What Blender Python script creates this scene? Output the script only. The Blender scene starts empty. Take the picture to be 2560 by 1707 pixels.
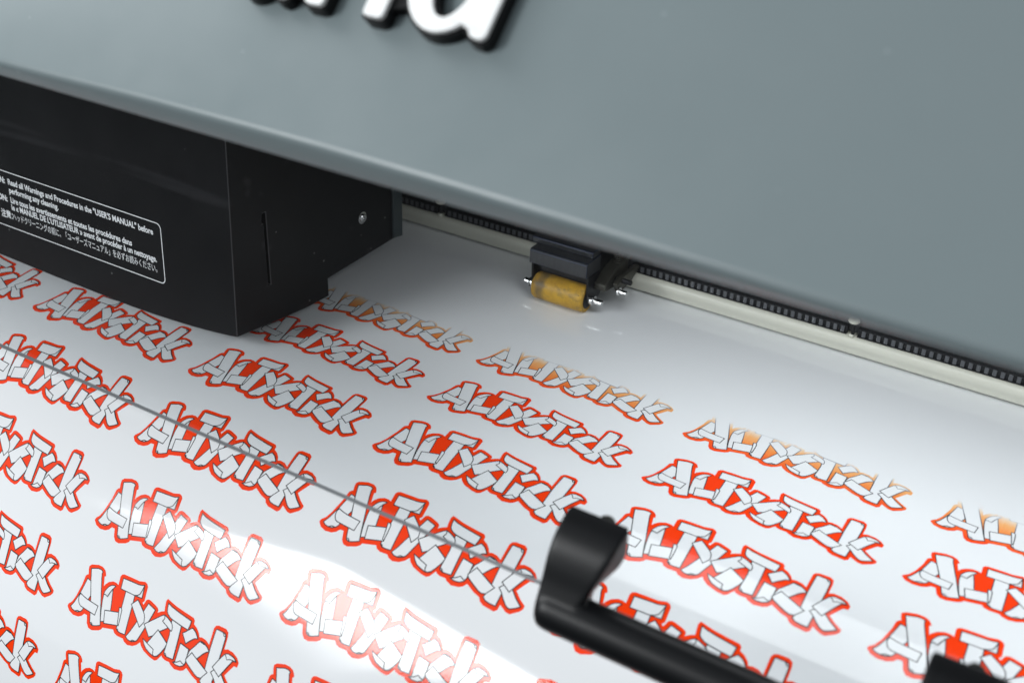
import bpy, bmesh, math, random
from mathutils import Vector, Matrix
from mathutils.geometry import tessellate_polygon
R = math.radians
S = 0.1                     # one modelling unit (the pitch of the printed stickers) is 10 cm
scene = bpy.context.scene
col = scene.collection

# ------------------------------------------------------------------ camera
cd = bpy.data.cameras.new("camera")
cam = bpy.data.objects.new("camera", cd); col.objects.link(cam)
right = Vector((0.8483740, 0.5283973, 0.0325253))
down = Vector((0.2883259, -0.4096505, -0.8654794))
fwd = Vector((-0.4439929, 0.7436281, -0.4998875))
m = Matrix((right, -down, -fwd)).transposed().to_4x4()
m.translation = Vector((2.4636092, -3.8242942, 2.7283119)) * S
cam.matrix_world = m
cd.sensor_width = 36.0
cd.lens = 42.276
cd.clip_start = 0.01
cd.clip_end = 100
cd.dof.use_dof = True
cd.dof.focus_distance = 5.15 * S
cd.dof.aperture_fstop = 11.0
cd.dof.aperture_blades = 0
scene.camera = cam

# ------------------------------------------------------------------ world, lamps, exposure
w = bpy.data.worlds.new("World"); scene.world = w; w.use_nodes = True
bg = w.node_tree.nodes["Background"]
bg.inputs[0].default_value = (0.89, 0.95, 1.0, 1)
bg.inputs[1].default_value = 0.44
scene.view_settings.view_transform = 'Standard'
scene.view_settings.look = 'None'
scene.view_settings.exposure = 0.24
scene.view_settings.gamma = 1.0

def area(name, loc, size, target=None, energy=10, color=(1, 1, 1), roll=0.0, direction=None):
    l = bpy.data.lights.new(name, 'AREA'); l.shape = 'RECTANGLE'
    l.size, l.size_y = size[0] * S, size[1] * S
    l.energy = energy; l.color = color
    o = bpy.data.objects.new(name, l); col.objects.link(o)
    o.location = Vector(loc) * S
    dv = Vector(direction) if direction else (Vector(target) - Vector(loc))
    o.rotation_euler = (dv.to_track_quat('-Z', 'Y').to_matrix() @ Matrix.Rotation(roll, 3, 'Z')).to_euler()
    return o
# the bright panel on the room's left that mirrors itself in the vinyl, and the soft ceiling light
key = area("window_light", (-8.0, -13.2, 6.7), (7.0, 7.6), direction=(0, 1, 0), energy=26, color=(0.97, 0.99, 1.0), roll=R(-25))
def soften(o, lo, hi, both=False):
    """a diffuser that fades out towards one edge of the lamp"""
    l = o.data; l.use_nodes = True; nt = l.node_tree; em = nt.nodes['Emission']
    g = nt.nodes.new('ShaderNodeNewGeometry'); sp = nt.nodes.new('ShaderNodeSeparateXYZ'); nt.links.new(g.outputs['Parametric'], sp.inputs[0])
    mr = nt.nodes.new('ShaderNodeMapRange'); mr.interpolation_type = 'SMOOTHSTEP'
    mr.inputs[1].default_value = lo; mr.inputs[2].default_value = hi
    nt.links.new(sp.outputs[1], mr.inputs[0]); nt.links.new(mr.outputs[0], em.inputs['Strength'])
    if both:                                    # fades out towards all four edges: distance from the middle of the lamp
        d = nt.nodes.new('ShaderNodeVectorMath'); d.operation = 'DISTANCE'; d.inputs[1].default_value = (0.5, 0.5, 0)
        cx = nt.nodes.new('ShaderNodeCombineXYZ')
        for k in (0, 1): nt.links.new(sp.outputs[k], cx.inputs[k])
        nt.links.new(cx.outputs[0], d.inputs[0]); nt.links.new(d.outputs['Value'], mr.inputs[0])
soften(key, 0.0, 0.50)
ceil = area("ceiling_light", (-12, 0.5, 10), (14, 14), target=(0, -0.5, 0), energy=58, color=(0.93, 0.98, 1.0))
soften(ceil, 0.5, 0.05, True)
# added fill panel under the hood that brightens the right of the bed
fill = area("hood_fill", (2.55, -0.25, 1.45), (4.2, 1.0), direction=(0, 0.1, -1), energy=0.34, color=(0.95, 0.98, 1.0))
fill.data.spread = R(150)

# ------------------------------------------------------------------ materials
def mat(name, base, rough=0.5, metal=0.0, spec=0.5, coat=0.0, build=None):
    m = bpy.data.materials.new(name); m.use_nodes = True
    nt = m.node_tree; b = nt.nodes["Principled BSDF"]
    b.inputs["Base Color"].default_value = (*base, 1)
    b.inputs["Roughness"].default_value = rough
    b.inputs["Metallic"].default_value = metal
    b.inputs["Specular IOR Level"].default_value = spec
    b.inputs["Coat Weight"].default_value = coat
    if build: build(nt, b)
    return m
def N(nt, t, **kw):
    n = nt.nodes.new(t)
    for k, v in kw.items(): setattr(n, k, v)
    return n
def noise(nt, scale, detail=3, rough=0.6, stretch=None, coord='Object'):
    tc = N(nt, 'ShaderNodeTexCoord'); mp = N(nt, 'ShaderNodeMapping')
    mp.inputs['Scale'].default_value = stretch or (1, 1, 1)
    n = N(nt, 'ShaderNodeTexNoise'); n.inputs['Scale'].default_value = scale
    n.inputs['Detail'].default_value = detail; n.inputs['Roughness'].default_value = rough
    nt.links.new(tc.outputs[coord], mp.inputs['Vector']); nt.links.new(mp.outputs[0], n.inputs['Vector'])
    return n.outputs['Fac']
def ramp(nt, fac, stops):
    r = N(nt, 'ShaderNodeValToRGB'); e = r.color_ramp.elements
    while len(e) < len(stops): e.new(0.5)
    for k, (p, c) in enumerate(stops):
        e[k].position = p; e[k].color = (*c, 1) if len(c) == 3 else c
    nt.links.new(fac, r.inputs['Fac']); return r.outputs['Color']
def mixc(nt, fac, a, b):
    x = N(nt, 'ShaderNodeMix', data_type='RGBA')
    if isinstance(fac, (int, float)): x.inputs[0].default_value = fac
    else: nt.links.new(fac, x.inputs[0])
    for i, v in ((6, a), (7, b)):
        if isinstance(v, tuple): x.inputs[i].default_value = (*v, 1)
        else: nt.links.new(v, x.inputs[i])
    return x.outputs[2]
def math_(nt, op, a, b=0.0):
    x = N(nt, 'ShaderNodeMath', operation=op)
    for i, v in enumerate((a, b)):
        if isinstance(v, (int, float)): x.inputs[i].default_value = v
        else: nt.links.new(v, x.inputs[i])
    return x.outputs[0]
def bump(nt, b, fac, strength, dist):
    x = N(nt, 'ShaderNodeBump'); x.inputs['Strength'].default_value = strength; x.inputs['Distance'].default_value = dist
    nt.links.new(fac, x.inputs['Height']); nt.links.new(x.outputs[0], b.inputs['Normal'])
def dust(nt, scale, size, keep):
    """small round specks: a voronoi cell keeps its speck only now and then"""
    tc = N(nt, 'ShaderNodeTexCoord'); v = N(nt, 'ShaderNodeTexVoronoi'); v.inputs['Scale'].default_value = scale
    nt.links.new(tc.outputs['Object'], v.inputs['Vector'])
    sep = N(nt, 'ShaderNodeSeparateColor'); nt.links.new(v.outputs['Color'], sep.inputs[0])
    r = math_(nt, 'MULTIPLY', sep.outputs[1], size)
    near = math_(nt, 'LESS_THAN', v.outputs['Distance'], r)
    return math_(nt, 'MULTIPLY', near, math_(nt, 'LESS_THAN', sep.outputs[0], keep))

def b_hood(nt, b):
    n = noise(nt, 9, 4)
    base = mixc(nt, n, (0.160, 0.197, 0.205), (0.173, 0.212, 0.220))
    d = math_(nt, 'MULTIPLY', dust(nt, 260, 0.20, 0.05), 0.16)
    nt.links.new(mixc(nt, d, base, (0.55, 0.6, 0.62)), b.inputs['Base Color'])
    nt.links.new(ramp(nt, noise(nt, 16, 5, 0.7), [(0.35, (0.28,) * 3), (0.7, (0.40,) * 3)]), b.inputs['Roughness'])      # wiped smudges
    bump(nt, b, noise(nt, 2500, 2), 0.05, 0.0002)
M_HOOD = mat('grey_hood_paint', (0.2, 0.26, 0.28), 0.32, spec=0.5, build=b_hood)

def b_black(nt, b):
    n = noise(nt, 30, 5)
    base = mixc(nt, n, (0.0045, 0.005, 0.0055), (0.009, 0.009, 0.010))
    d = dust(nt, 170, 0.10, 0.10)
    base = mixc(nt, math_(nt, 'MULTIPLY', d, 0.35), base, (0.3, 0.3, 0.3))
    # long faint scuffs
    s = ramp(nt, noise(nt, 60, 2, stretch=(0.06, 1, 1.2)), [(0.66, (0, 0, 0)), (0.74, (1, 1, 1))])
    nt.links.new(mixc(nt, math_(nt, 'MULTIPLY', s, 0.05), base, (0.25, 0.25, 0.27)), b.inputs['Base Color'])
    nt.links.new(ramp(nt, noise(nt, 45, 4), [(0.3, (0.32,) * 3), (0.7, (0.48,) * 3)]), b.inputs['Roughness'])
M_BLACK = mat('black_carriage_plastic', (0.016, 0.016, 0.018), 0.35, spec=0.15, build=b_black)
M_EDGE = mat('worn_black_edge', (0.05, 0.05, 0.053), 0.5)
M_DARK = mat('dark_interior_paint', (0.012, 0.013, 0.014), 0.7, spec=0.2)
M_BEAM = mat('dark_grey_beam_paint', (0.045, 0.048, 0.052), 0.45, build=lambda nt, b: bump(nt, b, noise(nt, 900, 2), 0.1, 0.0003))
M_GROOVE = mat('groove_shadow_black', (0.004, 0.004, 0.004), 0.8, spec=0.1)

FADE0, FADE1 = -0.045 * S, 0.195 * S   # across these metres the print is not finished yet
def fade_pos(nt, jitter):
    g = N(nt, 'ShaderNodeNewGeometry'); sp = N(nt, 'ShaderNodeSeparateXYZ'); nt.links.new(g.outputs['Position'], sp.inputs[0])
    j = noise(nt, 900, 3, 0.8, stretch=(1, 0.05, 0.05))
    y = math_(nt, 'ADD', sp.outputs[1], math_(nt, 'MULTIPLY', math_(nt, 'SUBTRACT', j, 0.5), jitter * S))
    mr = N(nt, 'ShaderNodeMapRange'); mr.inputs[1].default_value = FADE0; mr.inputs[2].default_value = FADE1
    nt.links.new(y, mr.inputs[0]); return mr.outputs[0]
WHITE = (0.80, 0.815, 0.83)
def vinyl_gloss(nt, b):
    nt.links.new(ramp(nt, noise(nt, 14, 3), [(0.3, (0.06,) * 3), (0.7, (0.09,) * 3)]), b.inputs['Roughness'])
    bump(nt, b, noise(nt, 22, 2), 0.02, 0.002)
def b_vinyl(nt, b):
    vinyl_gloss(nt, b)
M_VINYL = mat('white_gloss_vinyl', WHITE, 0.14, spec=0.5, build=b_vinyl)
def b_ink(nt, b):
    p = fade_pos(nt, 0.05)
    c = ramp(nt, p, [(0.0, (0.96, 0.047, 0.003)), (0.25, (0.93, 0.115, 0.022)), (0.52, (0.92, 0.28, 0.065)), (0.76, (0.90, 0.46, 0.18)),
                     (0.90, (0.85, 0.69, 0.52)), (0.97, WHITE)])
    mott = noise(nt, 260, 4, 0.75, stretch=(1, 0.35, 0.35))
    c = mixc(nt, ramp(nt, mott, [(0.5, (0, 0, 0)), (0.85, (0.22,) * 3)]), c, (0.70, 0.05, 0.01))
    nt.links.new(c, b.inputs['Base Color'])
    nt.links.new(ramp(nt, noise(nt, 14, 3), [(0.3, (0.08,) * 3), (0.7, (0.12,) * 3)]), b.inputs['Roughness'])
    bump(nt, b, noise(nt, 1600, 2), 0.06, 0.0004)
M_RED = mat('red_sticker_ink', (0.86, 0.03, 0.005), 0.16, spec=0.5, build=b_ink)
def b_line(nt, b):
    p = fade_pos(nt, 0.03)
    c = ramp(nt, p, [(0.0, (0.03, 0.03, 0.035)), (0.60, (0.06, 0.065, 0.08)), (0.86, (0.36, 0.38, 0.43)), (0.97, WHITE)])
    nt.links.new(c, b.inputs['Base Color'])
M_LINE = mat('black_line_ink', (0.03, 0.03, 0.035), 0.2, build=b_line)

def b_acrylic(nt, b):
    out = nt.nodes['Material Output']; nt.nodes.remove(b)
    tr = N(nt, 'ShaderNodeBsdfTransparent'); tr.inputs[0].default_value = (0.965, 0.975, 0.98, 1)
    gl = N(nt, 'ShaderNodeBsdfGlossy'); gl.inputs['Roughness'].default_value = 0.03
    lw = N(nt, 'ShaderNodeLayerWeight'); lw.inputs[0].default_value = 0.5      # Schlick's curve, the same from both faces
    fres = math_(nt, 'ADD', 0.037, math_(nt, 'MULTIPLY', math_(nt, 'POWER', lw.outputs['Facing'], 5.0), 0.963))
    mx = N(nt, 'ShaderNodeMixShader')
    nt.links.new(fres, mx.inputs[0]); nt.links.new(tr.outputs[0], mx.inputs[1]); nt.links.new(gl.outputs[0], mx.inputs[2])
    df = N(nt, 'ShaderNodeBsdfDiffuse'); df.inputs[0].default_value = (0.8, 0.82, 0.85, 1)
    m2 = N(nt, 'ShaderNodeMixShader')
    d = math_(nt, 'MULTIPLY', dust(nt, 300, 0.08, 0.02), 0.2)
    d = math_(nt, 'ADD', d, 0.0015)
    nt.links.new(d, m2.inputs[0]); nt.links.new(mx.outputs[0], m2.inputs[1]); nt.links.new(df.outputs[0], m2.inputs[2])
    nt.links.new(m2.outputs[0], out.inputs[0])
M_ACRYL = mat('clear_acrylic', (1, 1, 1), build=b_acrylic)
M_ACRYL_EDGE = mat('cut_acrylic_edge', (0.27, 0.28, 0.29), 0.4)
M_HANDLE = mat('black_handle_plastic', (0.0055, 0.006, 0.007), 0.38, spec=0.26, build=lambda nt, b: bump(nt, b, noise(nt, 1800, 2), 0.08, 0.0003))
M_CREAM = mat('cream_guide_plastic', (0.66, 0.66, 0.55), 0.33, spec=0.5, build=lambda nt, b: nt.links.new(
    mixc(nt, noise(nt, 12, 3, stretch=(0.25, 1, 1)), (0.58, 0.575, 0.49), (0.68, 0.675, 0.59)), b.inputs['Base Color']))
M_STRIP = mat('black_strip_plastic', (0.006, 0.0065, 0.008), 0.40, spec=0.3)
M_TOOTH = mat('grey_strip_tooth', (0.075, 0.078, 0.086), 0.35, spec=0.5)  # teeth in a lighter grey than the strip
def b_navy(nt, b):
    s = noise(nt, 420, 3, 0.7, stretch=(1, 1, 0.08))
    nt.links.new(mixc(nt, s, (0.015, 0.016, 0.018), (0.048, 0.051, 0.056)), b.inputs['Base Color'])
    bump(nt, b, s, 0.15, 0.0004)
M_NAVY = mat('blue_black_anodised_metal', (0.05, 0.055, 0.065), 0.42, metal=0.35, spec=0.5, build=b_navy)
M_CHAMFER = mat('bluish_chamfer', (0.010, 0.016, 0.036), 0.35, metal=0.4)
def b_yellow(nt, b):
    n = noise(nt, 70, 5, 0.65)
    base = ramp(nt, n, [(0.40, (0.34, 0.195, 0.034)), (0.56, (0.52, 0.30, 0.034)), (0.75, (0.58, 0.355, 0.04))])
    # worn grey band round one end and grey smears
    tc = N(nt, 'ShaderNodeTexCoord'); sp = N(nt, 'ShaderNodeSeparateXYZ'); nt.links.new(tc.outputs['Object'], sp.inputs[0])
    band = ramp(nt, math_(nt, 'MULTIPLY', math_(nt, 'ABSOLUTE', math_(nt, 'ADD', sp.outputs[0], 0.0090)), 320), [(0.35, (1, 1, 1)), (0.95, (0, 0, 0))])
    smear = ramp(nt, noise(nt, 135, 5, 0.72, stretch=(1, 1.5, 1.5)), [(0.50, (0, 0, 0)), (0.68, (1, 1, 1))])
    f = math_(nt, 'MULTIPLY', math_(nt, 'ADD', math_(nt, 'MULTIPLY', band, 0.85), math_(nt, 'MULTIPLY', smear, 0.95)), 0.72)
    f = math_(nt, 'MINIMUM', f, 0.8)
    base = mixc(nt, f, base, (0.10, 0.083, 0.055))
    nt.links.new(mixc(nt, dust(nt, 420, 0.20, 0.06), base, (0.03, 0.025, 0.02)), b.inputs['Base Color'])
    bump(nt, b, noise(nt, 900, 3), 0.12, 0.0003)
M_YELLOW = mat('yellow_roller_rubber', (0.6, 0.36, 0.03), 0.45, spec=0.3, build=b_yellow)
M_STEEL = mat('polished_steel', (0.62, 0.62, 0.62), 0.18, metal=1.0)
M_OLIVE = mat('oily_olive_metal', (0.075, 0.072, 0.055), 0.45, metal=0.5, build=lambda nt, b: nt.links.new(
    mixc(nt, noise(nt, 160, 3), (0.025, 0.024, 0.020), (0.075, 0.072, 0.058)), b.inputs['Base Color']))
M_BRACKET = mat('blue_grey_bracket_paint', (0.035, 0.048, 0.052), 0.35)
M_BADGE_BLACK = mat('black_badge_plastic', (0.004, 0.004, 0.0045), 0.5, spec=0.2)
M_BADGE_WHITE = mat('white_badge_plastic', (0.86, 0.86, 0.85), 0.3)
M_PRINT = mat('white_label_print', (0.90, 0.91, 0.92), 0.5)

# ------------------------------------------------------------------ helpers
def tag(o, label, cat, group=None):
    o['label'] = label; o['category'] = cat
    if group: o['group'] = group
    return o
def thing(name, loc, label, cat):
    o = bpy.data.objects.new(name, None); col.objects.link(o); o.location = Vector(loc) * S
    o.empty_display_size = 0.02
    o['wloc'] = list(Vector(loc))
    return tag(o, label, cat)
def wl(o): return Vector(o['wloc'])
def part(name, verts, faces, mats, parent, smooth=False, fmat=None, bevel=0.0, seg=2, bmat=None):
    """verts in modelling units, world frame; origin goes to the middle of the piece"""
    lo = Vector([min(v[k] for v in verts) for k in range(3)]); hi = Vector([max(v[k] for v in verts) for k in range(3)])
    c = (lo + hi) / 2
    me = bpy.data.meshes.new(name)
    me.from_pydata([tuple((Vector(v) - c) * S) for v in verts], [], faces)
    for mm in (mats if isinstance(mats, (list, tuple)) else [mats]): me.materials.append(mm)
    if fmat:
        for p, k in zip(me.polygons, fmat): p.material_index = k
    bm = bmesh.new(); bm.from_mesh(me); 
    if bevel or smooth == 'n': bmesh.ops.recalc_face_normals(bm, faces=bm.faces)
    bm.to_mesh(me); bm.free()
    if smooth:
        for p in me.polygons: p.use_smooth = True
    o = bpy.data.objects.new(name, me); col.objects.link(o)
    o.parent = parent; o.location = (c - wl(parent)) * S
    o['wloc'] = list(c)
    if bevel:
        b = o.modifiers.new('bevel', 'BEVEL'); b.width = bevel * S; b.segments = seg; b.limit_method = 'ANGLE'; b.angle_limit = R(35)
        if bmat is not None: b.material = bmat
        b.harden_normals = False
        for p in me.polygons: p.use_smooth = True
        wn = o.modifiers.new('wn', 'WEIGHTED_NORMAL'); wn.keep_sharp = True
    return o
class MB:
    def __init__(s): s.v = []; s.f = []; s.m = []
    def add(s, v, f, k=0):
        n = len(s.v); s.v += [tuple(x) for x in v]; s.f += [tuple(i + n for i in q) for q in f]; s.m += [k] * len(f); return s
    def box(s, x0, x1, y0, y1, z0, z1, k=0):
        v = [(x, y, z) for x in (x0, x1) for y in (y0, y1) for z in (z0, z1)]
        return s.add(v, [(0, 1, 3, 2), (4, 6, 7, 5), (0, 4, 5, 1), (2, 3, 7, 6), (0, 2, 6, 4), (1, 5, 7, 3)], k)
    def cyl(s, a, b, r, n=24, k=0, r2=None, cap=True):
        a, b = Vector(a), Vector(b); d = (b - a).normalized()
        u = d.orthogonal().normalized(); w = d.cross(u); r2 = r if r2 is None else r2
        v = [a + (u * math.cos(t) + w * math.sin(t)) * r for t in [2 * math.pi * i / n for i in range(n)]]
        v += [b + (u * math.cos(t) + w * math.sin(t)) * r2 for t in [2 * math.pi * i / n for i in range(n)]]
        f = [(i, (i + 1) % n, n + (i + 1) % n, n + i) for i in range(n)]
        if cap: f += [tuple(range(n - 1, -1, -1)), tuple(range(n, 2 * n))]
        return s.add(v, f, k)
    def lathe(s, a, d, prof, n=40, k=0):
        """prof: (distance along d, radius)"""
        a, d = Vector(a), Vector(d).normalized(); u = d.orthogonal().normalized(); w = d.cross(u); v = []; f = []
        for (t, r) in prof:
            for i in range(n):
                q = 2 * math.pi * i / n; v.append(a + d * t + (u * math.cos(q) + w * math.sin(q)) * r)
        for j in range(len(prof) - 1):
            for i in range(n):
                f.append((j * n + i, j * n + (i + 1) % n, (j + 1) * n + (i + 1) % n, (j + 1) * n + i))
        f += [tuple(range(n - 1, -1, -1)), tuple(range((len(prof) - 1) * n, len(prof) * n))]
        return s.add(v, f, k)
    def prism(s, poly, x0, x1, k=0):
        """poly of (y, z) drawn out along x"""
        n = len(poly); v = [(x0, y, z) for y, z in poly] + [(x1, y, z) for y, z in poly]
        f = [(i, (i + 1) % n, n + (i + 1) % n, n + i) for i in range(n)] + [tuple(range(n - 1, -1, -1)), tuple(range(n, 2 * n))]
        return s.add(v, f, k)
    def out(s, name, mats, parent, **kw): return part(name, s.v, s.f, mats, parent, fmat=s.m, **kw)

# ------------------------------------------------------------------ the path of the vinyl: flat, then rolling down over the front
PITCH = 0.374605
KNOTS = [R(a) for a in (0, 0, -2.74, 12.9, 38.55, 54.75, 60.26, 70.42, 80.57, 84, 86)]   # slope at rows -1 .. 9
DV = 0.02
def slope(v):
    s = v / PITCH + 1.0
    if s <= 0: return 0.0
    k = min(int(s), len(KNOTS) - 2); t = min(s - k, 1.0)
    return KNOTS[k] * (1 - t) + KNOTS[k + 1] * t
NV0, NV1 = -80, 165
PATH = {0: (0.0, 0.0)}
for k in range(0, NV1):
    a = slope((k + 0.5) * DV); y, z = PATH[k]; PATH[k + 1] = (y - math.cos(a) * DV, z - math.sin(a) * DV)
for k in range(0, NV0, -1):
    y, z = PATH[k]; PATH[k - 1] = (y + DV, z)
def on_sheet(x, v, h=0.0):
    q = v / DV; k = min(max(math.floor(q + 1e-9), NV0), NV1 - 1); t = q - k
    (y0, z0), (y1, z1) = PATH[k], PATH[k + 1]
    a = slope(v)
    return Vector((x, y0 + (y1 - y0) * t - math.sin(a) * h, z0 + (z1 - z0) * t + math.cos(a) * h))

# outlines of the printed word sticker on the unrolled sheet: (along the row, down the feed)
PIECES=[
[(0.1647,-0.121),(0.1648,-0.1311),(0.1684,-0.1402),(0.1738,-0.1511),(0.1802,-0.1602),(0.188,-0.1668),(0.197,-0.1713),(0.2059,-0.1735),(0.2125,-0.1722),(0.2075,-0.1658),(0.203,-0.1586),(0.2145,-0.113),(0.2234,-0.0724),(0.2339,-0.0292),(0.1873,-0.0122),(0.1757,-0.0544),(0.1672,-0.0953)],
[(0.0591,-0.1472),(0.079,-0.1433),(0.0866,-0.1255),(0.1006,-0.0883),(0.0934,-0.0674),(0.0816,-0.0257),(0.0798,-0.0184),(0.0728,-0.0084),(0.0589,0.0002),(0.042,0.0025),(0.0257,0.0002),(0.0128,-0.0077),(0.0197,-0.0181),(0.0259,-0.0299),(0.0336,-0.05),(0.0443,-0.0807),(0.0522,-0.115)],
[(0.0623,-0.1914),(0.0972,-0.2047),(0.1142,-0.2059),(0.1255,-0.201),(0.1236,-0.1931),(0.129,-0.177),(0.1424,-0.1394),(0.1598,-0.0926),(0.179,-0.0336),(0.1922,0.0035),(0.1724,0.0132),(0.1536,0.0204),(0.1408,0.0182),(0.1352,0.0115),(0.1234,-0.0237),(0.1061,-0.077),(0.0795,-0.143)],
[(0.0471,-0.0767),(0.0706,-0.0709),(0.0932,-0.0677),(0.1537,-0.0644),(0.1499,-0.024),(0.0657,-0.0286),(0.0551,-0.0335),(0.0473,-0.0439),(0.043,-0.0579),(0.0428,-0.0668)],
[(0.2698,-0.1757),(0.3195,-0.1788),(0.3222,-0.1446),(0.3281,-0.0137),(0.3035,-0.0111),(0.2887,-0.012),(0.2777,-0.0197),(0.2778,-0.0514),(0.2734,-0.1087)],
[(0.1938,-0.063),(0.2676,-0.0842),(0.2826,-0.0332),(0.2072,-0.0121)],
[(0.2626,-0.102),(0.267,-0.1046),(0.2734,-0.1044),(0.2786,-0.0975),(0.2818,-0.066),(0.2832,-0.0349),(0.2756,-0.0396),(0.2728,-0.0582)],
[(0.2379,-0.2178),(0.2713,-0.2208),(0.3208,-0.2241),(0.3362,-0.2268),(0.3516,-0.2325),(0.355,-0.2098),(0.3583,-0.1806),(0.3191,-0.1771),(0.2416,-0.1745)],
[(0.3982,-0.175),(0.44,-0.1647),(0.4296,-0.1243),(0.4132,-0.0705),(0.3988,-0.0262),(0.3947,-0.0171),(0.3869,-0.0098),(0.3681,-0.0015),(0.3495,-0.0018),(0.3348,-0.0087),(0.3501,-0.0388),(0.3709,-0.0922),(0.3825,-0.1281)],
[(0.3163,-0.1389),(0.3416,-0.1678),(0.3627,-0.1533),(0.381,-0.1395),(0.3921,-0.1296),(0.3988,-0.119),(0.4038,-0.0993),(0.3982,-0.0885),(0.3882,-0.0709),(0.3669,-0.0917)],
[(0.4075,-0.0926),(0.4464,-0.1277),(0.4797,-0.158),(0.4905,-0.1652),(0.5218,-0.1538),(0.539,-0.1346),(0.5273,-0.127),(0.493,-0.0969),(0.4788,-0.0858),(0.4652,-0.0669),(0.4474,-0.0544)],
[(0.4224,-0.037),(0.4466,-0.0301),(0.4882,-0.0188),(0.5163,-0.003),(0.5029,0.004),(0.4935,0.0052),(0.4751,0.0016),(0.4515,-0.0058),(0.4353,-0.0188)],
[(0.4823,-0.0995),(0.5437,-0.0673),(0.5387,-0.0462),(0.5253,-0.0192),(0.5144,-0.0035),(0.5029,0.004),(0.4933,0.0035),(0.4887,-0.005),(0.4874,-0.0185),(0.4476,-0.0295)],
[(0.533,-0.1633),(0.5859,-0.1577),(0.59,-0.1005),(0.5937,-0.0221),(0.5584,-0.019),(0.5468,-0.0226),(0.5418,-0.0283),(0.5429,-0.0675),(0.5429,-0.1027)],
[(0.4923,-0.1651),(0.5113,-0.1607),(0.5284,-0.1538),(0.5402,-0.1467),(0.5461,-0.136),(0.5475,-0.125),(0.5459,-0.12),(0.5354,-0.1229),(0.5251,-0.1267),(0.491,-0.1395),(0.4962,-0.1492),(0.4976,-0.1544)],
[(0.493,-0.2152),(0.5136,-0.2084),(0.5534,-0.2022),(0.6248,-0.1943),(0.6243,-0.1751),(0.621,-0.1566),(0.5848,-0.1586),(0.5396,-0.1632),(0.5206,-0.1676),(0.5064,-0.1752),(0.4994,-0.1829),(0.4948,-0.1981)],
[(0.6539,-0.0544),(0.6592,-0.0888),(0.6768,-0.1139),(0.6932,-0.1405),(0.7051,-0.1421),(0.7182,-0.1396),(0.7365,-0.1308),(0.748,-0.1205),(0.7351,-0.1124),(0.7246,-0.1018),(0.7017,-0.0714),(0.6722,-0.0843)],
[(0.6064,-0.0959),(0.6529,-0.0899),(0.6536,-0.0745),(0.6544,-0.0533),(0.6553,-0.0348),(0.6503,-0.0214),(0.6342,-0.0108),(0.6126,-0.0083),(0.5962,-0.0125),(0.6054,-0.0202)],
[(0.6016,-0.1356),(0.6203,-0.153),(0.6402,-0.1727),(0.6594,-0.1643),(0.6722,-0.1526),(0.6789,-0.1443),(0.6637,-0.1387),(0.6487,-0.1245),(0.6303,-0.1042)],
[(0.7494,-0.2111),(0.7536,-0.2147),(0.7866,-0.2148),(0.7979,-0.2116),(0.8022,-0.1993),(0.8036,-0.1558),(0.8034,-0.1144),(0.8026,-0.053),(0.8014,0.0125),(0.7761,0.0123),(0.7573,0.0094),(0.744,0.0002),(0.7483,-0.014),(0.7662,-0.0435),(0.7523,-0.0493),(0.749,-0.1281),(0.7488,-0.1697)],
[(0.672,-0.0847),(0.7057,-0.0697),(0.7682,-0.0439),(0.7595,-0.0309),(0.7458,-0.0112),(0.7304,-0.0081),(0.7138,-0.0127),(0.685,-0.0264),(0.661,-0.0383),(0.6522,-0.0492)],
[(0.7834,-0.0524),(0.7955,-0.0676),(0.8333,-0.064),(0.8577,-0.0423),(0.8882,-0.0213),(0.8728,-0.0094),(0.8542,0.001),(0.8443,-0.0004),(0.8339,-0.0061),(0.8183,-0.0196),(0.802,-0.0379)],
[(0.784,-0.0738),(0.8024,-0.1103),(0.8207,-0.1412),(0.8274,-0.1463),(0.8377,-0.1503),(0.8606,-0.1481),(0.8726,-0.1429),(0.8815,-0.1359),(0.8658,-0.1322),(0.8499,-0.1028),(0.8252,-0.0516)]]
FOLDS=[[(0.1654,-0.1208),(0.1751,-0.1233),(0.1873,-0.1188),(0.1942,-0.1386),(0.203,-0.1586)],
[(0.3185,-0.178),(0.3317,-0.1823),(0.3432,-0.1917),(0.3481,-0.2072),(0.352,-0.2287)],
[(0.5989,-0.0131),(0.6162,-0.0214),(0.6302,-0.033),(0.6389,-0.0283),(0.6501,-0.0252)],
[(0.8231,-0.1426),(0.831,-0.1365),(0.8379,-0.1262),(0.85,-0.1327),(0.8642,-0.1353),(0.8813,-0.1351)],
[(0.365,-0.002),(0.374,-0.0102),(0.3877,-0.0112)],
[(0.0431,0.0017),(0.0554,-0.0058),(0.0679,-0.0061)],
[(0.1361,0.0134),(0.1448,0.0112),(0.153,0.0191)],
[(0.2782,-0.0199),(0.2851,-0.0193),(0.2903,-0.0115)],
[(0.5418,-0.0295),(0.5498,-0.0288),(0.558,-0.0198)],
[(0.7856,-0.2139),(0.7931,-0.2034),(0.7999,-0.2035)],
[(0.695,-0.1399),(0.7141,-0.1372),(0.7212,-0.1375)]]
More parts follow.
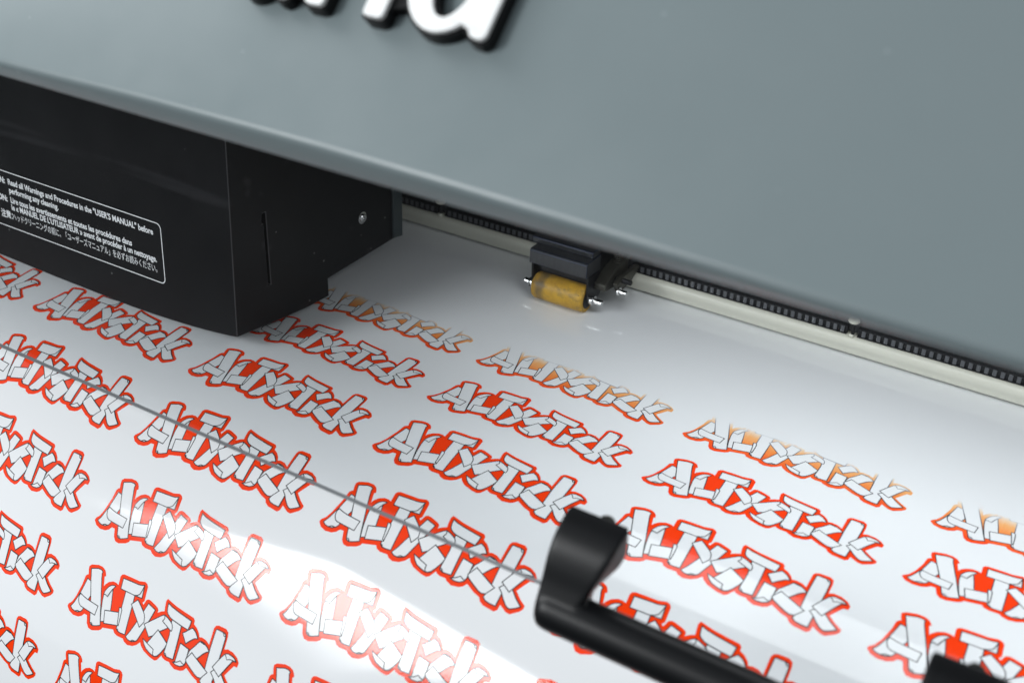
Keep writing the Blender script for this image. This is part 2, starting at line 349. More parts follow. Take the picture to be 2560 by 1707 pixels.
OUTER=[(-0.0013,-0.0024),(0.0006,-0.0109),(0.0155,-0.0265),(0.0281,-0.0547),(0.0423,-0.1114),(0.0463,-0.1511),(0.0523,-0.1587),(0.0594,-0.1622),(0.0519,-0.1826),(0.0501,-0.1951),(0.0587,-0.2044),(0.0932,-0.2159),(0.1165,-0.2165),(0.1324,-0.2099),(0.1398,-0.2013),(0.1445,-0.1918),(0.138,-0.1876),(0.145,-0.165),(0.1521,-0.143),(0.1583,-0.1576),(0.1724,-0.1734),(0.1925,-0.1837),(0.2095,-0.1845),(0.2257,-0.1793),(0.2223,-0.2183),(0.2271,-0.2269),(0.236,-0.2311),(0.2775,-0.2339),(0.3194,-0.2354),(0.3482,-0.244),(0.3595,-0.2404),(0.3669,-0.2321),(0.372,-0.1765),(0.3635,-0.1657),(0.3758,-0.1561),(0.385,-0.1832),(0.3936,-0.1877),(0.4053,-0.1869),(0.4325,-0.1797),(0.446,-0.1749),(0.4519,-0.1688),(0.4511,-0.1541),(0.4704,-0.1685),(0.4874,-0.1765),(0.4827,-0.1961),(0.4794,-0.2158),(0.483,-0.2264),(0.4983,-0.223),(0.5321,-0.2162),(0.5808,-0.2113),(0.6284,-0.2075),(0.6365,-0.2003),(0.6378,-0.1867),(0.6582,-0.1779),(0.6742,-0.1636),(0.6816,-0.15),(0.6967,-0.1545),(0.7171,-0.1523),(0.7397,-0.1409),(0.7382,-0.2113),(0.7431,-0.2221),(0.7541,-0.2277),(0.7909,-0.2292),(0.8038,-0.2215),(0.8077,-0.2052),(0.8095,-0.1535),(0.8285,-0.1617),(0.854,-0.1605),(0.8781,-0.15),(0.8918,-0.1356),(0.8905,-0.1202),(0.8756,-0.1192),(0.8447,-0.0661),(0.8725,-0.0438),(0.8983,-0.0283),(0.8982,-0.0185),(0.8897,-0.0064),(0.8619,0.0147),(0.8459,0.0138),(0.8216,0.0014),(0.8135,-0.004),(0.8113,0.0204),(0.8025,0.029),(0.7565,0.0252),(0.74,0.0168),(0.7316,0.0052),(0.7023,-0.0031),(0.665,-0.021),(0.6531,-0.0049),(0.6404,0.0026),(0.6104,0.0082),(0.5869,-0.0002),(0.5806,-0.0066),(0.5549,-0.0054),(0.5397,-0.0096),(0.5329,-0.0171),(0.5162,0.0111),(0.5059,0.0177),(0.4816,0.0157),(0.4432,0.0051),(0.4236,-0.0079),(0.4129,-0.0217),(0.4058,-0.0117),(0.3976,-0.0021),(0.3794,0.0104),(0.354,0.017),(0.3343,0.0116),(0.3243,0.0025),(0.2908,0.0046),(0.2742,0.0001),(0.2644,-0.0114),(0.2051,0.0047),(0.202,0.0136),(0.1892,0.0239),(0.1543,0.0373),(0.1357,0.0356),(0.1235,0.0226),(0.1125,-0.0096),(0.0934,-0.0091),(0.0823,0.0051),(0.0659,0.0146),(0.0377,0.0186),(0.0129,0.0112)]

# ------------------------------------------------------------------ the printer
printer = thing('printer', (0, 0.3, -0.2), 'wide grey vinyl cutter printer with raised white letters above its open dark slot', 'printer')
X0, X1 = -9.0, 6.0

# hood: a sloping lid face with a rounded, slightly bowed lower lip
TILT = R(47); UP = Vector((0, math.cos(TILT), math.sin(TILT))); NRM = Vector((0, -math.sin(TILT), math.cos(TILT)))
L0 = Vector((0, -1.53, 1.6))
LIPV = [(-9, -0.055), (-0.76, -0.040), (-0.11, -0.026), (0.45, -0.024), (0.87, -0.030), (1.21, -0.039), (1.58, -0.052), (1.89, -0.064), (2.29, -0.076), (6.0, -0.11)]
def lipv(x):
    for (a, p), (b, q) in zip(LIPV, LIPV[1:]):
        if x <= b:
            t = max(0, (x - a) / (b - a)); t = t * t * (3 - 2 * t) * 0.4 + t * 0.6
            return p + (q - p) * t
    return LIPV[-1][1]
def hood_profile(x):
    e = L0 + UP * lipv(x); pts = []
    bot = Vector((0, -1.528, 1.508)); r = 0.028
    n1 = NRM; d = (bot - e); d.x = 0; d.normalize(); n2 = Vector((0, d.z, -d.y)); 
    if n2.y > 0: n2 = -n2
    # fillet between the slope (normal n1) and the band (normal n2), tangent to both
    half = (n1 + n2).normalized(); ctr = e - half * (r / half.dot(n1))
    pts.append(L0 + UP * 3.6 + Vector((0, 1.4, 0.2)))
    pts.append(L0 + UP * 3.6)
    for v in (2.4, 1.6, 1.0, 0.5, 0.2): pts.append(L0 + UP * v)
    a1 = math.atan2(n1.z, n1.y); a2 = math.atan2(n2.z, n2.y)
    if a2 < 0: a2 += 2 * math.pi
    for k in range(9):
        a = a1 + (a2 - a1) * k / 8
        pts.append(ctr + Vector((0, math.cos(a), math.sin(a))) * r)
    pts.append(bot + Vector((0, 0.004, 0.008))); pts.append(bot + Vector((0, 0.012, 0.0))); 
    pts.append(bot + Vector((0, 0.05, 0.0))); pts.append(bot + Vector((0, 0.055, 0.02)))
    # inner skin
    inn = [L0 + UP * 0.06 - NRM * 0.05, L0 + UP * 3.58 - NRM * 0.05, L0 + UP * 3.58 + Vector((0, 1.4, 0.15))]
    return [Vector((x, p.y, p.z)) for p in pts + inn]
xs = [-9, -6, -4, -3, -2.2] + [-1.6 + 0.1 * k for k in range(46)] + [3.4, 4.0, 5.0, 6.0]
H = MB(); prof = [hood_profile(x) for x in xs]; n = len(prof[0])
H.v = [tuple(p) for pr in prof for p in pr]
nin = n - 3
for i in range(len(xs) - 1):
    for j in range(n):
        k = (j + 1) % n
        H.f.append((i * n + j, i * n + k, (i + 1) * n + k, (i + 1) * n + j)); H.m.append(1 if j >= nin - 2 else 0)
H.f += [tuple(range(n)), tuple(range((len(xs) - 1) * n, len(xs) * n))[::-1]]; H.m += [0, 0]
hood = H.out('hood', [M_HOOD, M_DARK], printer, smooth='n')
em = hood.modifiers.new('edges', 'EDGE_SPLIT'); em.split_angle = R(40)

# raised lettering on the hood: black backing with a white face on it
badge = MB()
def onhood(x, v, h): return Vector((x, L0.y, L0.z)) + UP * v + NRM * h
def extrude_poly(mb, poly, h0, h1, k=0, holes=()):
    loops = [poly] + list(holes)
    pts = [Vector((p[0], p[1], 0)) for l in loops for p in l]
    tris = tessellate_polygon([[Vector((p[0], p[1], 0)) for p in l] for l in loops])
    nn = len(pts)
    v = [onhood(p.x, p.y, h0) for p in pts] + [onhood(p.x, p.y, h1) for p in pts]
    f = [tuple(i + nn for i in t) for t in tris] + [tuple(t[::-1]) for t in tris]
    o = 0
    for l in loops:
        m_ = len(l)
        for i in range(m_):
            j = (i + 1) % m_; f.append((o + i, o + j, o + j + nn, o + i + nn))
        o += m_
    mb.add(v, f, k)
def offset(poly, d):
    out = []; n = len(poly)
    area_ = sum(poly[i][0] * poly[(i + 1) % n][1] - poly[(i + 1) % n][0] * poly[i][1] for i in range(n)); sg = 1 if area_ > 0 else -1
    for i in range(n):
        a, b, c = Vector(poly[i - 1]), Vector(poly[i]), Vector(poly[(i + 1) % n])
        e1 = (b - a).normalized(); e2 = (c - b).normalized()
        n1 = Vector((e1.y, -e1.x)) * sg; n2 = Vector((e2.y, -e2.x)) * sg
        hv = (n1 + n2); 
        if hv.length < 1e-4: hv = n1.copy()
        hv.normalize(); s_ = d / max(0.45, hv.dot(n1)); out.append((b.x + hv.x * s_, b.y + hv.y * s_))
    return out
def rrect(x0, x1, v0, v1, r, n=5):
    p = []
    for cx, cy, a0 in ((x1 - r, v0 + r, -90), (x1 - r, v1 - r, 0), (x0 + r, v1 - r, 90), (x0 + r, v0 + r, 180)):
        for k in range(n + 1):
            a = R(a0 + 90 * k / n); p.append((cx + r * math.cos(a), cy + r * math.sin(a)))
    return p
B0, XH = 0.337, 0.335
def ell(cx, cy, rx, ry, n=40): return [(cx + rx * math.cos(2 * math.pi * k / n), cy + ry * math.sin(2 * math.pi * k / n)) for k in range(n)]
def bowl_letter(x0, stem0, stem1, top):
    """round bowl on the left with a straight stem: outline and counter, as 'a' (short stem) or 'd' (tall stem)"""
    cx = (x0 + stem0 + 0.03) / 2; rx = cx - x0; cy = B0 + 0.163; ry = 0.170
    o = []
    for k in range(0, 27):                         # from upper right round the left to lower right
        a = R(52 + (308 - 52) * k / 26); o.append((cx + rx * math.cos(a), cy + ry * math.sin(a)))
    o += [(stem0 + 0.008, B0 + 0.018), (stem0 + 0.014, B0 + 0.005), (stem0 + 0.026, B0), (stem1 - 0.014, B0 - 0.002), (stem1 - 0.004, B0 + 0.004), (stem1, B0 + 0.016),
          (stem1 + 0.004, top - 0.01), (stem1 - 0.006, top), (stem0 + 0.008, top), (stem0, top - 0.008), (stem0, cy + ry * math.sin(R(52)) + 0.004)]
    c = ell(cx + 0.012, cy + 0.004, rx - 0.066, ry - 0.040)
    return o, c
def letter_n():
    a0, a1, b0, b1 = 0.286, 0.346, 0.483, 0.546; t = B0 + XH
    o = rrect(a0, a1, B0, B0 + 0.1, 0.010)[:6] + []
    o = [(a1 - 0.012, B0), (a1 - 0.003, B0 + 0.004), (a1, B0 + 0.014), (a1, B0 + 0.20)]
    for k in range(9):
        a = R(180 - 180 * k / 8); o.append(((a1 + b0) / 2 + (b0 - a1) / 2 * math.cos(a), B0 + 0.20 + 0.072 * math.sin(a)))
    o += [(b0, B0 + 0.014), (b0 + 0.003, B0 + 0.004), (b0 + 0.012, B0), (b1 - 0.012, B0), (b1 - 0.003, B0 + 0.004), (b1, B0 + 0.014), (b1, B0 + 0.21)]
    for k in range(7):
        a = R(15 + 75 * k / 6); o.append((0.445 + 0.101 * math.cos(a), B0 + 0.21 + 0.13 * math.sin(a)))
    o += [(a1 + 0.02, t - 0.02), (a1, t - 0.035), (a1, t - 0.008), (a1 - 0.008, t), (a0 + 0.008, t), (a0, t - 0.008), (a0, B0 + 0.014), (a0 + 0.003, B0 + 0.004), (a0 + 0.012, B0)]
    return o
la = bowl_letter(0.0, 0.165, 0.224, B0 + XH); ld = bowl_letter(0.578, 0.803, 0.866, B0 + 0.50); ln = letter_n()
bk = MB()
for o_, c_, hh in ((la[0], la[1], 0.039), (ln, None, 0.0391), (ld[0], ld[1], 0.0392)):
    extrude_poly(bk, offset(o_, 0.009), 0.002, hh, holes=[offset(c_, -0.011)] if c_ else [])
extrude_poly(bk, [(0.20, B0 + 0.020), (0.30, B0 + 0.016), (0.30, B0 + 0.14), (0.20, B0 + 0.14)], 0.0021, 0.0355)
extrude_poly(bk, [(0.53, B0 + 0.030), (0.60, B0 + 0.052), (0.60, B0 + 0.24), (0.53, B0 + 0.24)], 0.0022, 0.0356)
bdg = bk.out('badge', M_BADGE_BLACK, printer, bevel=0.004, seg=2)
for o_, c_ in ((la[0], la[1]), (ln, None), (ld[0], ld[1])):
    lm = MB(); extrude_poly(lm, o_, 0.0385, 0.053, holes=[c_] if c_ else [])
    lm.out('letter', M_BADGE_WHITE, bdg, bevel=0.005, seg=3)

# unseen floor far below, added only to keep reflections dark
fl = bpy.data.meshes.new('floor'); fl.from_pydata([(-6, -6, -0.95), (6, -6, -0.95), (6, 6, -0.95), (-6, 6, -0.95)], [], [(0, 1, 2, 3)])
fl.materials.append(mat('dull_grey_floor', (0.05, 0.05, 0.05), 0.8, spec=0.1)); flo = bpy.data.objects.new('floor', fl); col.objects.link(flo); flo['kind'] = 'structure'

# inside: back beam, cream guide, toothed strip, back wall, ends
q = MB().prism([(1.035, 0.104), (1.035, 0.52), (1.02, 0.56), (1.02, 0.95), (1.5, 0.95), (1.5, 0.104)], X0, X1); q.out('guide_beam', M_BEAM, printer, bevel=0.006)
MB().prism([(1.5, -0.1), (1.5, 3.6), (1.56, 3.6), (1.56, -0.1)], X0, X1).out('back_wall', M_DARK, printer)
for xa, xb in ((X0 - 0.08, X0), (X1, X1 + 0.08)):
    MB().prism([(-1.40, -0.35), (-1.40, 1.45), (1.0, 3.9), (2.4, 4.0), (2.4, -0.35)], xa, xb).out('side_panel', M_HOOD, printer)
nose = [(1.06, 0.100), (1.012, 0.101), (1.000, 0.0985), (0.990, 0.092), (0.984, 0.083), (0.982, 0.072), (0.985, 0.058), (0.991, 0.044), (0.995, 0.034), (0.996, 0.026), (1.000, 0.016), (1.010, 0.011), (1.06, 0.010)]
MB().prism(nose, X0, X1).out('guide_bar', M_CREAM, printer, smooth='n').modifiers.new('es', 'EDGE_SPLIT').split_angle = R(40)
STEP = 0.0335; tooth_me = None
gaps = [-2.99, -1.94, -0.89, 0.222, 1.352, 2.46, 3.56]
for a, b in zip(gaps[:-1], gaps[1:]):
    xa, xb = a + 0.024, b - 0.024
    sb = MB(); sb.box(xa, xb, 1.012, 1.032, 0.1025, 0.146)
    sb.box(xa, xb, 1.003, 1.012, 0.1390, 0.146); sb.box(xa, xb, 1.003, 1.012, 0.1025, 0.108)
    st = sb.out('toothed_strip', M_STRIP, printer, bevel=0.0015, seg=1)
    nt_ = int((xb - xa) / STEP); off_ = (xb - xa - nt_ * STEP) / 2
    for k in range(nt_):
        cx = xa + off_ + (k + 0.5) * STEP
        if tooth_me is None:
            t_ = MB().box(cx - 0.0088, cx + 0.009, 1.0045, 1.012, 0.1082, 0.1388).out('tooth', M_TOOTH, st, bevel=0.0018, seg=1); tooth_me = t_
            tz = Vector(t_['wloc'])
        else:
            t_ = tooth_me.copy(); col.objects.link(t_); t_.parent = st
            t_.location = (Vector((cx, tz.y, tz.z)) - wl(st)) * S; t_['wloc'] = [cx, tz.y, tz.z]
for g in gaps[1:-1]:
    cb = MB(); cb.lathe((g, 1.004, 0.166), (0, 0, 1), [(0, 0.010), (0.004, 0.020), (0.012, 0.027), (0.020, 0.024), (0.026, 0.010)], n=20)
    cb.box(g - 0.010, g + 0.010, 0.994, 1.012, 0.098, 0.112)
    ck = cb.out('strip_clip', M_CREAM if g > 1 or g < 0 else M_OLIVE, printer, smooth='n')
    MB().cyl((g + 0.004, 1.006, 0.113), (g + 0.001, 1.004, 0.167), 0.0085, n=14).out('clip_pin', M_STRIP, ck, smooth='n')

# bed and curved apron carrying the vinyl
ap = [(on_sheet(0, k * DV, -0.008).y, on_sheet(0, k * DV, -0.008).z) for k in range(-74, NV1, 3)]
lo = [(y, z) for y, z in ap]
low = [(on_sheet(0, k * DV, -0.10).y, on_sheet(0, k * DV, -0.10).z) for k in range(-74, NV1, 3)][::-1]
MB().prism(lo + low, X0, X1).out('media_bed', M_BEAM, printer, smooth='n').modifiers.new('es', 'EDGE_SPLIT').split_angle = R(50)

# clear front window with its cut lower edge, and the pull handle screwed to it
WY = -1.400
wm = MB(); v = [(x, y, z) for x in (X0, X1) for (y, z) in ((WY, 0.300), (WY + 0.018, 0.300), (WY + 0.018, 1.60), (WY, 1.60))]
wm.v = v; wm.f = [(0, 1, 5, 4), (1, 2, 6, 5), (2, 3, 7, 6), (3, 0, 4, 7), (0, 3, 2, 1), (4, 5, 6, 7)]; wm.m = [1, 0, 1, 0, 1, 1]
wm.out('front_window', [M_ACRYL, M_ACRYL_EDGE], printer)

GY, GZ, GR = -1.545, 0.382, 0.066
def arm(mb, xa, xb):
    """a strap that leaves the window, bends down and narrows into the grip"""
    outer = [(WY - 0.002, 0.646), (-1.432, 0.638), (-1.466, 0.623), (-1.496, 0.600), (-1.520, 0.570), (-1.540, 0.530), (-1.556, 0.485), (-1.572, 0.450), (-1.588, 0.415), (-1.590, 0.370)]
    inner = [(WY - 0.002, 0.552), (-1.406, 0.546), (-1.412, 0.538), (-1.420, 0.524), (-1.427, 0.508), (-1.433, 0.490), (-1.440, 0.468), (-1.448, 0.444), (-1.460, 0.410), (-1.480, 0.350)]
    def smooth(c):                                   # Catmull-Rom through the profile points
        o = []
        for i in range(len(c) - 1):
            p = [Vector(c[max(0, min(len(c) - 1, i + k))]) for k in (-1, 0, 1, 2)]
            for q in range(4):
                t = q / 4; o.append(tuple(0.5 * (2 * p[1] + (p[2] - p[0]) * t + (2 * p[0] - 5 * p[1] + 4 * p[2] - p[3]) * t * t + (3 * p[1] - p[0] - 3 * p[2] + p[3]) * t ** 3)))
        return o + [tuple(c[-1])]
    outer, inner = smooth(outer), smooth(inner)
    n = len(outer); b = len(mb.v)
    for i in range(n):
        t = max(0.0, min(1.0, (0.640 - outer[i][1]) / 0.21)); x1 = xb - 0.066 * t ** 1.5
        mb.v += [(xa, *outer[i]), (x1, *outer[i]), (x1, *inner[i]), (xa, *inner[i])]
    for i in range(n - 1):
        for j in range(4):
            k = (j + 1) % 4; mb.f.append((b + 4 * i + j, b + 4 * i + k, b + 4 * i + 4 + k, b + 4 * i + 4 + j)); mb.m.append(0)
    mb.f += [(b + 3, b + 2, b + 1, b), tuple(b + 4 * (n - 1) + j for j in range(4))]; mb.m += [0, 0]
hm = MB().lathe((1.222, GY, GZ), (1, 0, 0), [(0.012, 0.040), (0.014, 0.050), (0.019, 0.058), (0.028, 0.063), (0.042, GR), (1.170, GR), (1.184, 0.063), (1.193, 0.058), (1.198, 0.050), (1.200, 0.040)], n=48)
arm(hm, 1.230, 1.420); arm(hm, 2.248, 2.438)
handle = hm.out('handle', M_HANDLE, printer, smooth='n')         # one moulded piece: the joints are blended
rm = handle.modifiers.new('blend', 'REMESH'); rm.mode = 'VOXEL'; rm.voxel_size = 0.0048 * S; rm.use_smooth_shade = True
sm_ = handle.modifiers.new('soften', 'SMOOTH'); sm_.factor = 0.5; sm_.iterations = 22
for x in (1.335, 2.353):
    MB().lathe((x, WY + 0.0185, 0.600), (0, 1, 0), [(0, 0.026), (0.010, 0.026), (0.020, 0.021), (0.025, 0.010)], n=24).out('screw', M_OLIVE, handle, smooth='n')

# ------------------------------------------------------------------ print carriage
car = thing('print_carriage', (-2.1, 0.05, 0.03), 'black box shaped print carriage with white trilingual warning label under the grey hood', 'print carriage')
ST = [(-0.875, 0.092), (-0.93, 0.083), (-0.992, 0.075), (-1.07, 0.066), (-1.151, 0.058), (-1.259, 0.051), (-1.40, 0.043), (-1.538, 0.039), (-1.70, 0.039), (-2.04, 0.040), (-2.45, 0.046), (-3.35, 0.05)]
def FY(z): return -0.565 + 0.04 * z
SLOT = (-0.346, -0.329, 0.252, 0.600)
def side_loop(zb): return [(FY(zb), zb), (-0.42, 0.3 * 0.030 + 0.7 * zb if zb > 0.05 else zb), (-0.10, 0.036), (0.056, 0.030), (0.056, 0.122), (0.635, 0.136), (0.635, 1.28), (FY(1.28), 1.28)]
cb = MB(); nl = 8
for x, zb in ST: cb.v += [(x, y, z) for y, z in side_loop(zb)]
for i in range(len(ST) - 1):
    for j in range(nl):
        k = (j + 1) % nl; cb.f.append((i * nl + j, i * nl + k, (i + 1) * nl + k, (i + 1) * nl + j)); cb.m.append(0)
cb.f.append(tuple(range((len(ST) - 1) * nl, len(ST) * nl))); cb.m.append(0)
# right side with a real slot cut in it
sl = [(SLOT[0], SLOT[2]), (SLOT[1] + 0.0, SLOT[2]), (SLOT[1], SLOT[3]), (SLOT[0], SLOT[3]), (SLOT[0] - 0.004, SLOT[3] - 0.001), (SLOT[0] - 0.012, SLOT[3] - 0.03), (SLOT[0] - 0.012, SLOT[3] - 0.045), (SLOT[0], SLOT[3] - 0.046)]
tr = tessellate_polygon([[Vector((y, z, 0)) for y, z in side_loop(ST[0][1])], [Vector((y, z, 0)) for y, z in sl]])
b0 = len(cb.v); cb.v += [(-0.875, y, z) for y, z in side_loop(ST[0][1])] + [(-0.875, y, z) for y, z in sl]
idx = list(range(nl)) + [b0 + nl + k for k in range(len(sl))]
cb.f += [tuple(idx[i] for i in t) for t in tr]; cb.m += [0] * len(tr)
b1 = len(cb.v); cb.v += [(-0.905, y, z) for y, z in sl]; ns = len(sl)
for k in range(ns): cb.f.append((b0 + nl + k, b0 + nl + (k + 1) % ns, b1 + (k + 1) % ns, b1 + k)); cb.m.append(1)
cb.f.append(tuple(b1 + k for k in range(ns))); cb.m.append(1)
body = cb.out('body', [M_BLACK, M_GROOVE, M_EDGE], car, bevel=0.0035, seg=2, bmat=2)
body.modifiers['bevel'].angle_limit = R(60)
MB().prism([(0.556, 0.145), (0.629, 0.131), (0.629, 1.27), (0.556, 1.27)], -0.8745, -0.862).out('rear_bracket', M_BRACKET, car, bevel=0.003)
sc = MB(); sc.lathe((-0.8745, 0.322, 0.338), (1, 0, 0), [(0, 0.030), (0.004, 0.030), (0.0045, 0.021), (0.010, 0.021), (0.014, 0.017), (0.0141, 0.009), (0.008, 0.008)], n=28)
sc.out('side_screw', M_STEEL, car, smooth='n').modifiers.new('es', 'EDGE_SPLIT').split_angle = R(35)

# warning label: frame line and five lines of print on the front face
LABY = lambda z: FY(z) - 0.0012
lab = MB()
def rr2(x0, x1, z0, z1, r): return rrect(x0, x1, z0, z1, r, 6)
o1, o2 = rr2(-2.66, -1.290, 0.222, 0.513, 0.026), rr2(-2.6555, -1.2945, 0.2265, 0.5085, 0.0225)
no = len(o1); lab.v = [(x, LABY(z), z) for x, z in o1 + o2]
lab.f = [(i, (i + 1) % no, no + (i + 1) % no, no + i) for i in range(no)]; lab.m = [0] * no
label = lab.out('warning_label', M_PRINT, car)
def text_line(s, x0, x1, base, cap, bold, right=False, scale_x=None):
    c = bpy.data.curves.new('line', 'FONT'); c.body = s; c.offset = bold; c.resolution_u = 3
    o = bpy.data.objects.new('line', c); col.objects.link(o)
    me = bpy.data.meshes.new_from_object(o.evaluated_get(bpy.context.evaluated_depsgraph_get()))
    bpy.data.objects.remove(o); bpy.data.curves.remove(c)
    k = cap / 0.70
    ax = min(v.co.x for v in me.vertices); bx = max(v.co.x for v in me.vertices)
    kx = scale_x if scale_x else (x1 - x0) / (bx - ax)
    vs = []
    for v in me.vertices:
        X = (x1 - (bx - v.co.x) * kx) if right else (x0 + (v.co.x - ax) * kx)
        z = base + v.co.y * k
        vs.append((X, LABY(z), z))
    fs = [tuple(p.vertices) for p in me.polygons]; bpy.data.meshes.remove(me)
    return part('text_line', vs, fs, M_PRINT, label), kx
XA = -2.300
_, kx = text_line('Read all Warnings and Procedures in the "USER\'S MANUAL" before', XA, -1.341, 0.449, 0.0285, 0.028)
text_line('performing any cleaning.', XA, -1.957, 0.407, 0.0285, 0.028)
text_line('Lire tous les avertissements et toutes les proc\u00e9dures dans', XA, -1.484, 0.357, 0.0285, 0.028)
text_line('le \u00ab MANUEL DE L\'UTLISATEUR \u00bb avant de proc\u00e9der \u00e0 un nettoyage.', XA, -1.333, 0.320, 0.0285, 0.028)
text_line('\u30d8\u30c3\u30c9\u30af\u30ea\u30fc\u30cb\u30f3\u30b0\u306e\u524d\u306b\u3001\u300c\u30e6\u30fc\u30b6\u30fc\u30ba\u30de\u30cb\u30e5\u30a2\u30eb\u300d\u3092\u5fc5\u305a\u304a\u8aad\u307f\u304f\u3060\u3055\u3044\u3002', XA, -1.336, 0.271, 0.029, 0.004)
for s_, z_ in (('CAUTION:', 0.449), ('ATTENTION:', 0.357)): text_line(s_, 0, -2.322, z_, 0.029, 0.035, True, kx * 1.1)
text_line('\u6ce8\u610f\uff1a', 0, -2.300, 0.271, 0.031, 0.022, True, kx * 1.05)

# ------------------------------------------------------------------ pinch roller
pr_ = thing('pinch_roller', (0.045, 0.68, 0.0), 'yellow rubber pinch roller in a blue black metal holder pressing on the white vinyl', 'pinch roller')
RY, RZ, RR = 0.678, 0.0685, 0.068
rl = MB().lathe((-0.096, RY, RZ), (1, 0, 0), [(0, 0.046), (0.0, 0.058), (0.003, 0.063), (0.012, RR - 0.001), (0.03, RR), (0.25, RR), (0.270, RR - 0.0005), (0.277, 0.064), (0.279, 0.060), (0.279, 0.047)], n=64)
rl.out('roller', M_YELLOW, pr_, smooth='n').modifiers.new('es', 'EDGE_SPLIT').split_angle = R(50)
for a, d in ((-0.096, -1), (0.183, 1)):
    bq = MB().lathe((a, RY, RZ), (d, 0, 0), [(0.0002, 0.0465), (0.001, 0.0465), (0.0015, 0.038), (0.006, 0.036), (0.0065, 0.022)], n=40).out('bearing', M_STRIP, pr_, smooth='n')
    ln_ = 0.075 if d > 0 else 0.062
    ax_ = MB().lathe((a + d * 0.0066, RY, RZ), (d, 0, 0), [(0, 0.021), (0.022, 0.021), (0.024, 0.0155), (ln_ - 0.004, 0.0155), (ln_, 0.012)], n=28).out('axle', M_STEEL, pr_, smooth='n')
    ax_.modifiers.new('es', 'EDGE_SPLIT').split_angle = R(40)
    ec = MB()
    for k in range(14):                       # an open clip ring in the axle's groove
        t0, t1 = R(-60 + 300 * k / 14), R(-60 + 300 * (k + 1) / 14); xm = a + d * 0.034
        P = [(xm + e, RY + rr_ * math.cos(t), RZ + rr_ * math.sin(t)) for e in (-0.002, 0.002) for t in (t0, t1) for rr_ in (0.016, 0.026)]
        ec.add(P, [(0, 1, 3, 2), (4, 6, 7, 5), (1, 5, 7, 3), (0, 2, 6, 4), (0, 4, 5, 1), (2, 3, 7, 6)])
    ec.out('clip_ring', M_STEEL, pr_)
lowb = MB().prism([(0.622, 0.201), (0.622, 0.266), (0.630, 0.275), (0.700, 0.2755), (0.760, 0.2755), (0.760, 0.195)], -0.112, 0.197)
lowb.out('holder_block', M_NAVY, pr_, bevel=0.003, bmat=1).data.materials.append(M_CHAMFER)
upb = MB().prism([(0.688, 0.2757), (0.688, 0.303), (0.694, 0.308), (0.750, 0.308), (0.768, 0.2757)], -0.138, 0.190)
upb.out('holder_cap', M_NAVY, pr_, bevel=0.003, bmat=1).data.materials.append(M_CHAMFER)
MB().prism([(0.690, 0.120), (0.690, 0.1945), (0.702, 0.1945), (0.702, 0.120)], -0.0995, 0.187).out('gap_plate', M_STRIP, pr_, bevel=0.002)  # dark plate added to shut out the bright gap above the roller
# fork cheeks that hold the axle, arm back to the beam and the small hardware beside it
for xa, xb in ((-0.1105, -0.1000), (0.1875, 0.1980)):
    MB().prism([(0.640, 0.2005), (0.755, 0.194), (0.800, 0.150), (0.800, 0.085), (0.740, 0.045), (0.668, 0.040), (0.645, 0.075)], xa, xb).out('fork_cheek', M_STRIP, pr_, bevel=0.003)
MB().prism([(0.762, 0.13), (0.762, 0.262), (0.985, 0.285), (1.03, 0.285), (1.03, 0.17), (0.93, 0.12)], -0.085, 0.165).out('rear_arm', M_STRIP, pr_, bevel=0.006)
MB().prism([(0.70, 0.118), (0.70, 0.150), (0.80, 0.205), (0.93, 0.215), (0.93, 0.125), (0.80, 0.105)], 0.199, 0.262).out('side_bracket', M_OLIVE, pr_, bevel=0.006)
MB().prism([(0.740, 0.150), (0.775, 0.172), (0.965, 0.168), (0.985, 0.152), (0.90, 0.105), (0.78, 0.090)], 0.275, 0.300).out('release_lever', M_OLIVE, pr_, bevel=0.006)
MB().cyl((0.198, 0.80, 0.150), (0.345, 0.80, 0.150), 0.013, n=20).out('cross_pin', M_STRIP, pr_, smooth='n')
MB().lathe((0.300, 0.765, 0.108), (1, 0, 0), [(0, 0.022), (0.006, 0.022), (0.0062, 0.012), (0.040, 0.012), (0.043, 0.009)], n=24).out('pivot_pin', M_STEEL, pr_, smooth='n').modifiers.new('es', 'EDGE_SPLIT').split_angle = R(35)
sp = MB(); turns, cnt = 5, 60
for k in range(cnt):
    def P_(i):
        t = 2 * math.pi * turns * i / cnt; return Vector((0.236, 0.86, 0.19)) + Vector((0.019 * math.cos(t), 0.019 * math.sin(t), 0.055 * i / cnt))
    sp.cyl(P_(k), P_(k + 1.02), 0.0036, n=6, cap=False)
sp.out('spring', M_OLIVE, pr_, smooth='n')

# ------------------------------------------------------------------ vinyl sheet with its printed stickers
sheet = thing('vinyl_sheet', (0, -0.6, 0.0), 'glossy white vinyl sheet printed with rows of red stickers, curving down at the front', 'vinyl sheet')
sm = MB(); xsn = [-4.6, -3, -1.5, 0, 1.5, 3, 4.3]; nx = len(xsn)
for k in range(NV0 + 4, NV1 + 1):
    for x in xsn: sm.v.append(tuple(on_sheet(x, k * DV)))
nr = NV1 + 1 - NV0 - 4
for k in range(nr - 1):
    for i in range(nx - 1): sm.f.append((k * nx + i, (k + 1) * nx + i, (k + 1) * nx + i + 1, k * nx + i + 1)); sm.m.append(0)
nb = len(sm.v)
for k in range(NV0 + 4, NV1 + 1):
    for x in (xsn[0], xsn[-1]): sm.v.append(tuple(on_sheet(x, k * DV, -0.003)))
for k in range(nr - 1):
    a = nb + 2 * k; sm.f += [(a, a + 1, a + 3, a + 2), (k * nx, a, a + 2, (k + 1) * nx), (k * nx + nx - 1, (k + 1) * nx + nx - 1, a + 3, a + 1)]; sm.m += [0, 0, 0]
sm.out('sheet', M_VINYL, sheet, smooth=True).modifiers.new('es', 'EDGE_SPLIT').split_angle = R(60)

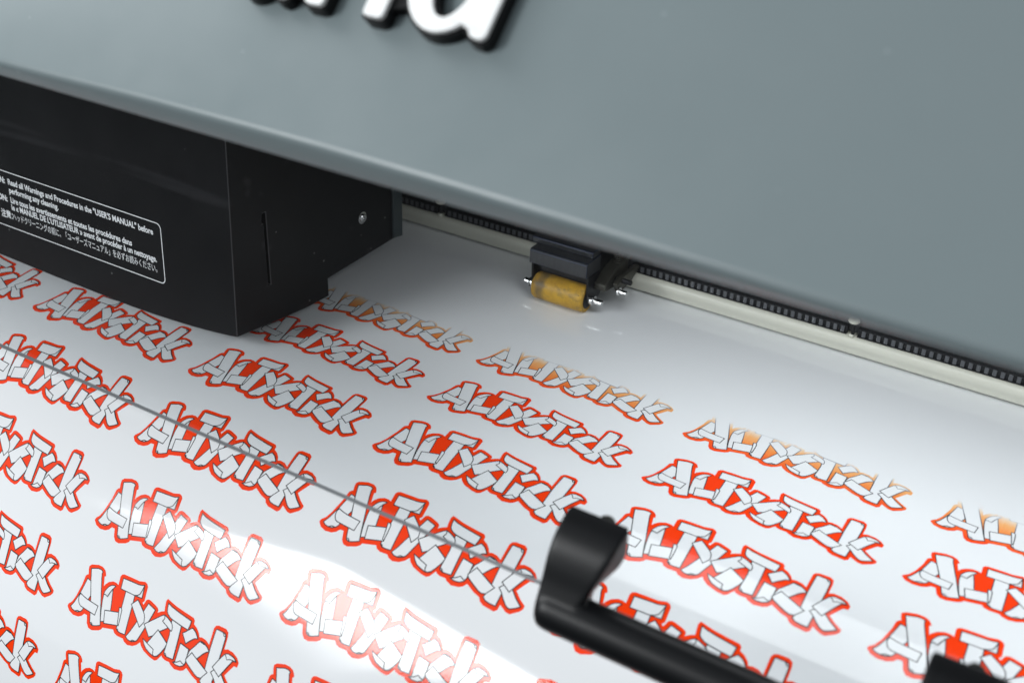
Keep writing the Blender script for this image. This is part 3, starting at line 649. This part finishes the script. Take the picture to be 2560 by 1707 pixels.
def flat_layer(bm, poly, h, k):
    pts = [Vector((x, y, h)) for x, y in poly]
    vs = [bm.verts.new(p) for p in pts]
    for t in tessellate_polygon([[Vector((x, y, 0)) for x, y in poly]]):
        try: f = bm.faces.new([vs[i] for i in t])
        except ValueError: continue
        f.material_index = k
        f.normal_update()
        if f.normal.z > 0: f.normal_flip()
def sticker_mesh(row):
    bm = bmesh.new(); h = 0.0004; dh = 0.00004
    flat_layer(bm, offset(OUTER, 0.0024), h, 0); h += 0.0002
    for p in PIECES:
        flat_layer(bm, offset(p, 0.0019), h, 2); flat_layer(bm, offset(p, -0.0019), h + dh, 1); h += 2 * dh
    for l in FOLDS:
        a = [];  b = []
        for i, p in enumerate(l):
            d = Vector(l[min(i + 1, len(l) - 1)]) - Vector(l[max(i - 1, 0)]); d.normalize(); nrm = Vector((-d.y, d.x)) * 0.0018
            a.append((p[0] + nrm.x, p[1] + nrm.y)); b.append((p[0] - nrm.x, p[1] - nrm.y))
        flat_layer(bm, a + b[::-1], h, 2); h += dh
    base = row * PITCH
    k0, k1 = math.floor((base - 0.26) / DV), math.ceil((base + 0.05) / DV)
    for k in range(k0, k1 + 1):
        bmesh.ops.bisect_plane(bm, geom=bm.verts[:] + bm.edges[:] + bm.faces[:], plane_co=(0, k * DV - base, 0), plane_no=(0, 1, 0), dist=1e-7)
    for v in bm.verts: v.co = on_sheet(v.co.x, base + v.co.y, v.co.z)
    me = bpy.data.meshes.new('sticker')
    for mm in (M_RED, M_VINYL, M_LINE): me.materials.append(mm)
    c = on_sheet(0.45, base - 0.1)
    for v in bm.verts: v.co = (v.co - c) * S
    bm.to_mesh(me); bm.free()
    return me, c
VIS = {0: (-3, 3), 1: (-3, 3), 2: (-4, 3), 3: (-3, 2), 4: (-3, 1), 5: (-3, 1), 6: (-3, 0), 7: (-2, -1)}
for row, (i0, i1) in VIS.items():
    me, c = sticker_mesh(row)
    for i in range(i0, i1 + 1):
        o = bpy.data.objects.new('sticker', me); col.objects.link(o); o.parent = sheet
        o.location = (c + Vector((i + 0.001 * row, 0, 0)) - wl(sheet)) * S
        if row == 0: o['label'] = 'half printed sticker fading from red through orange to bare white'
for o in bpy.data.objects:
    if 'wloc' in o: del o['wloc']
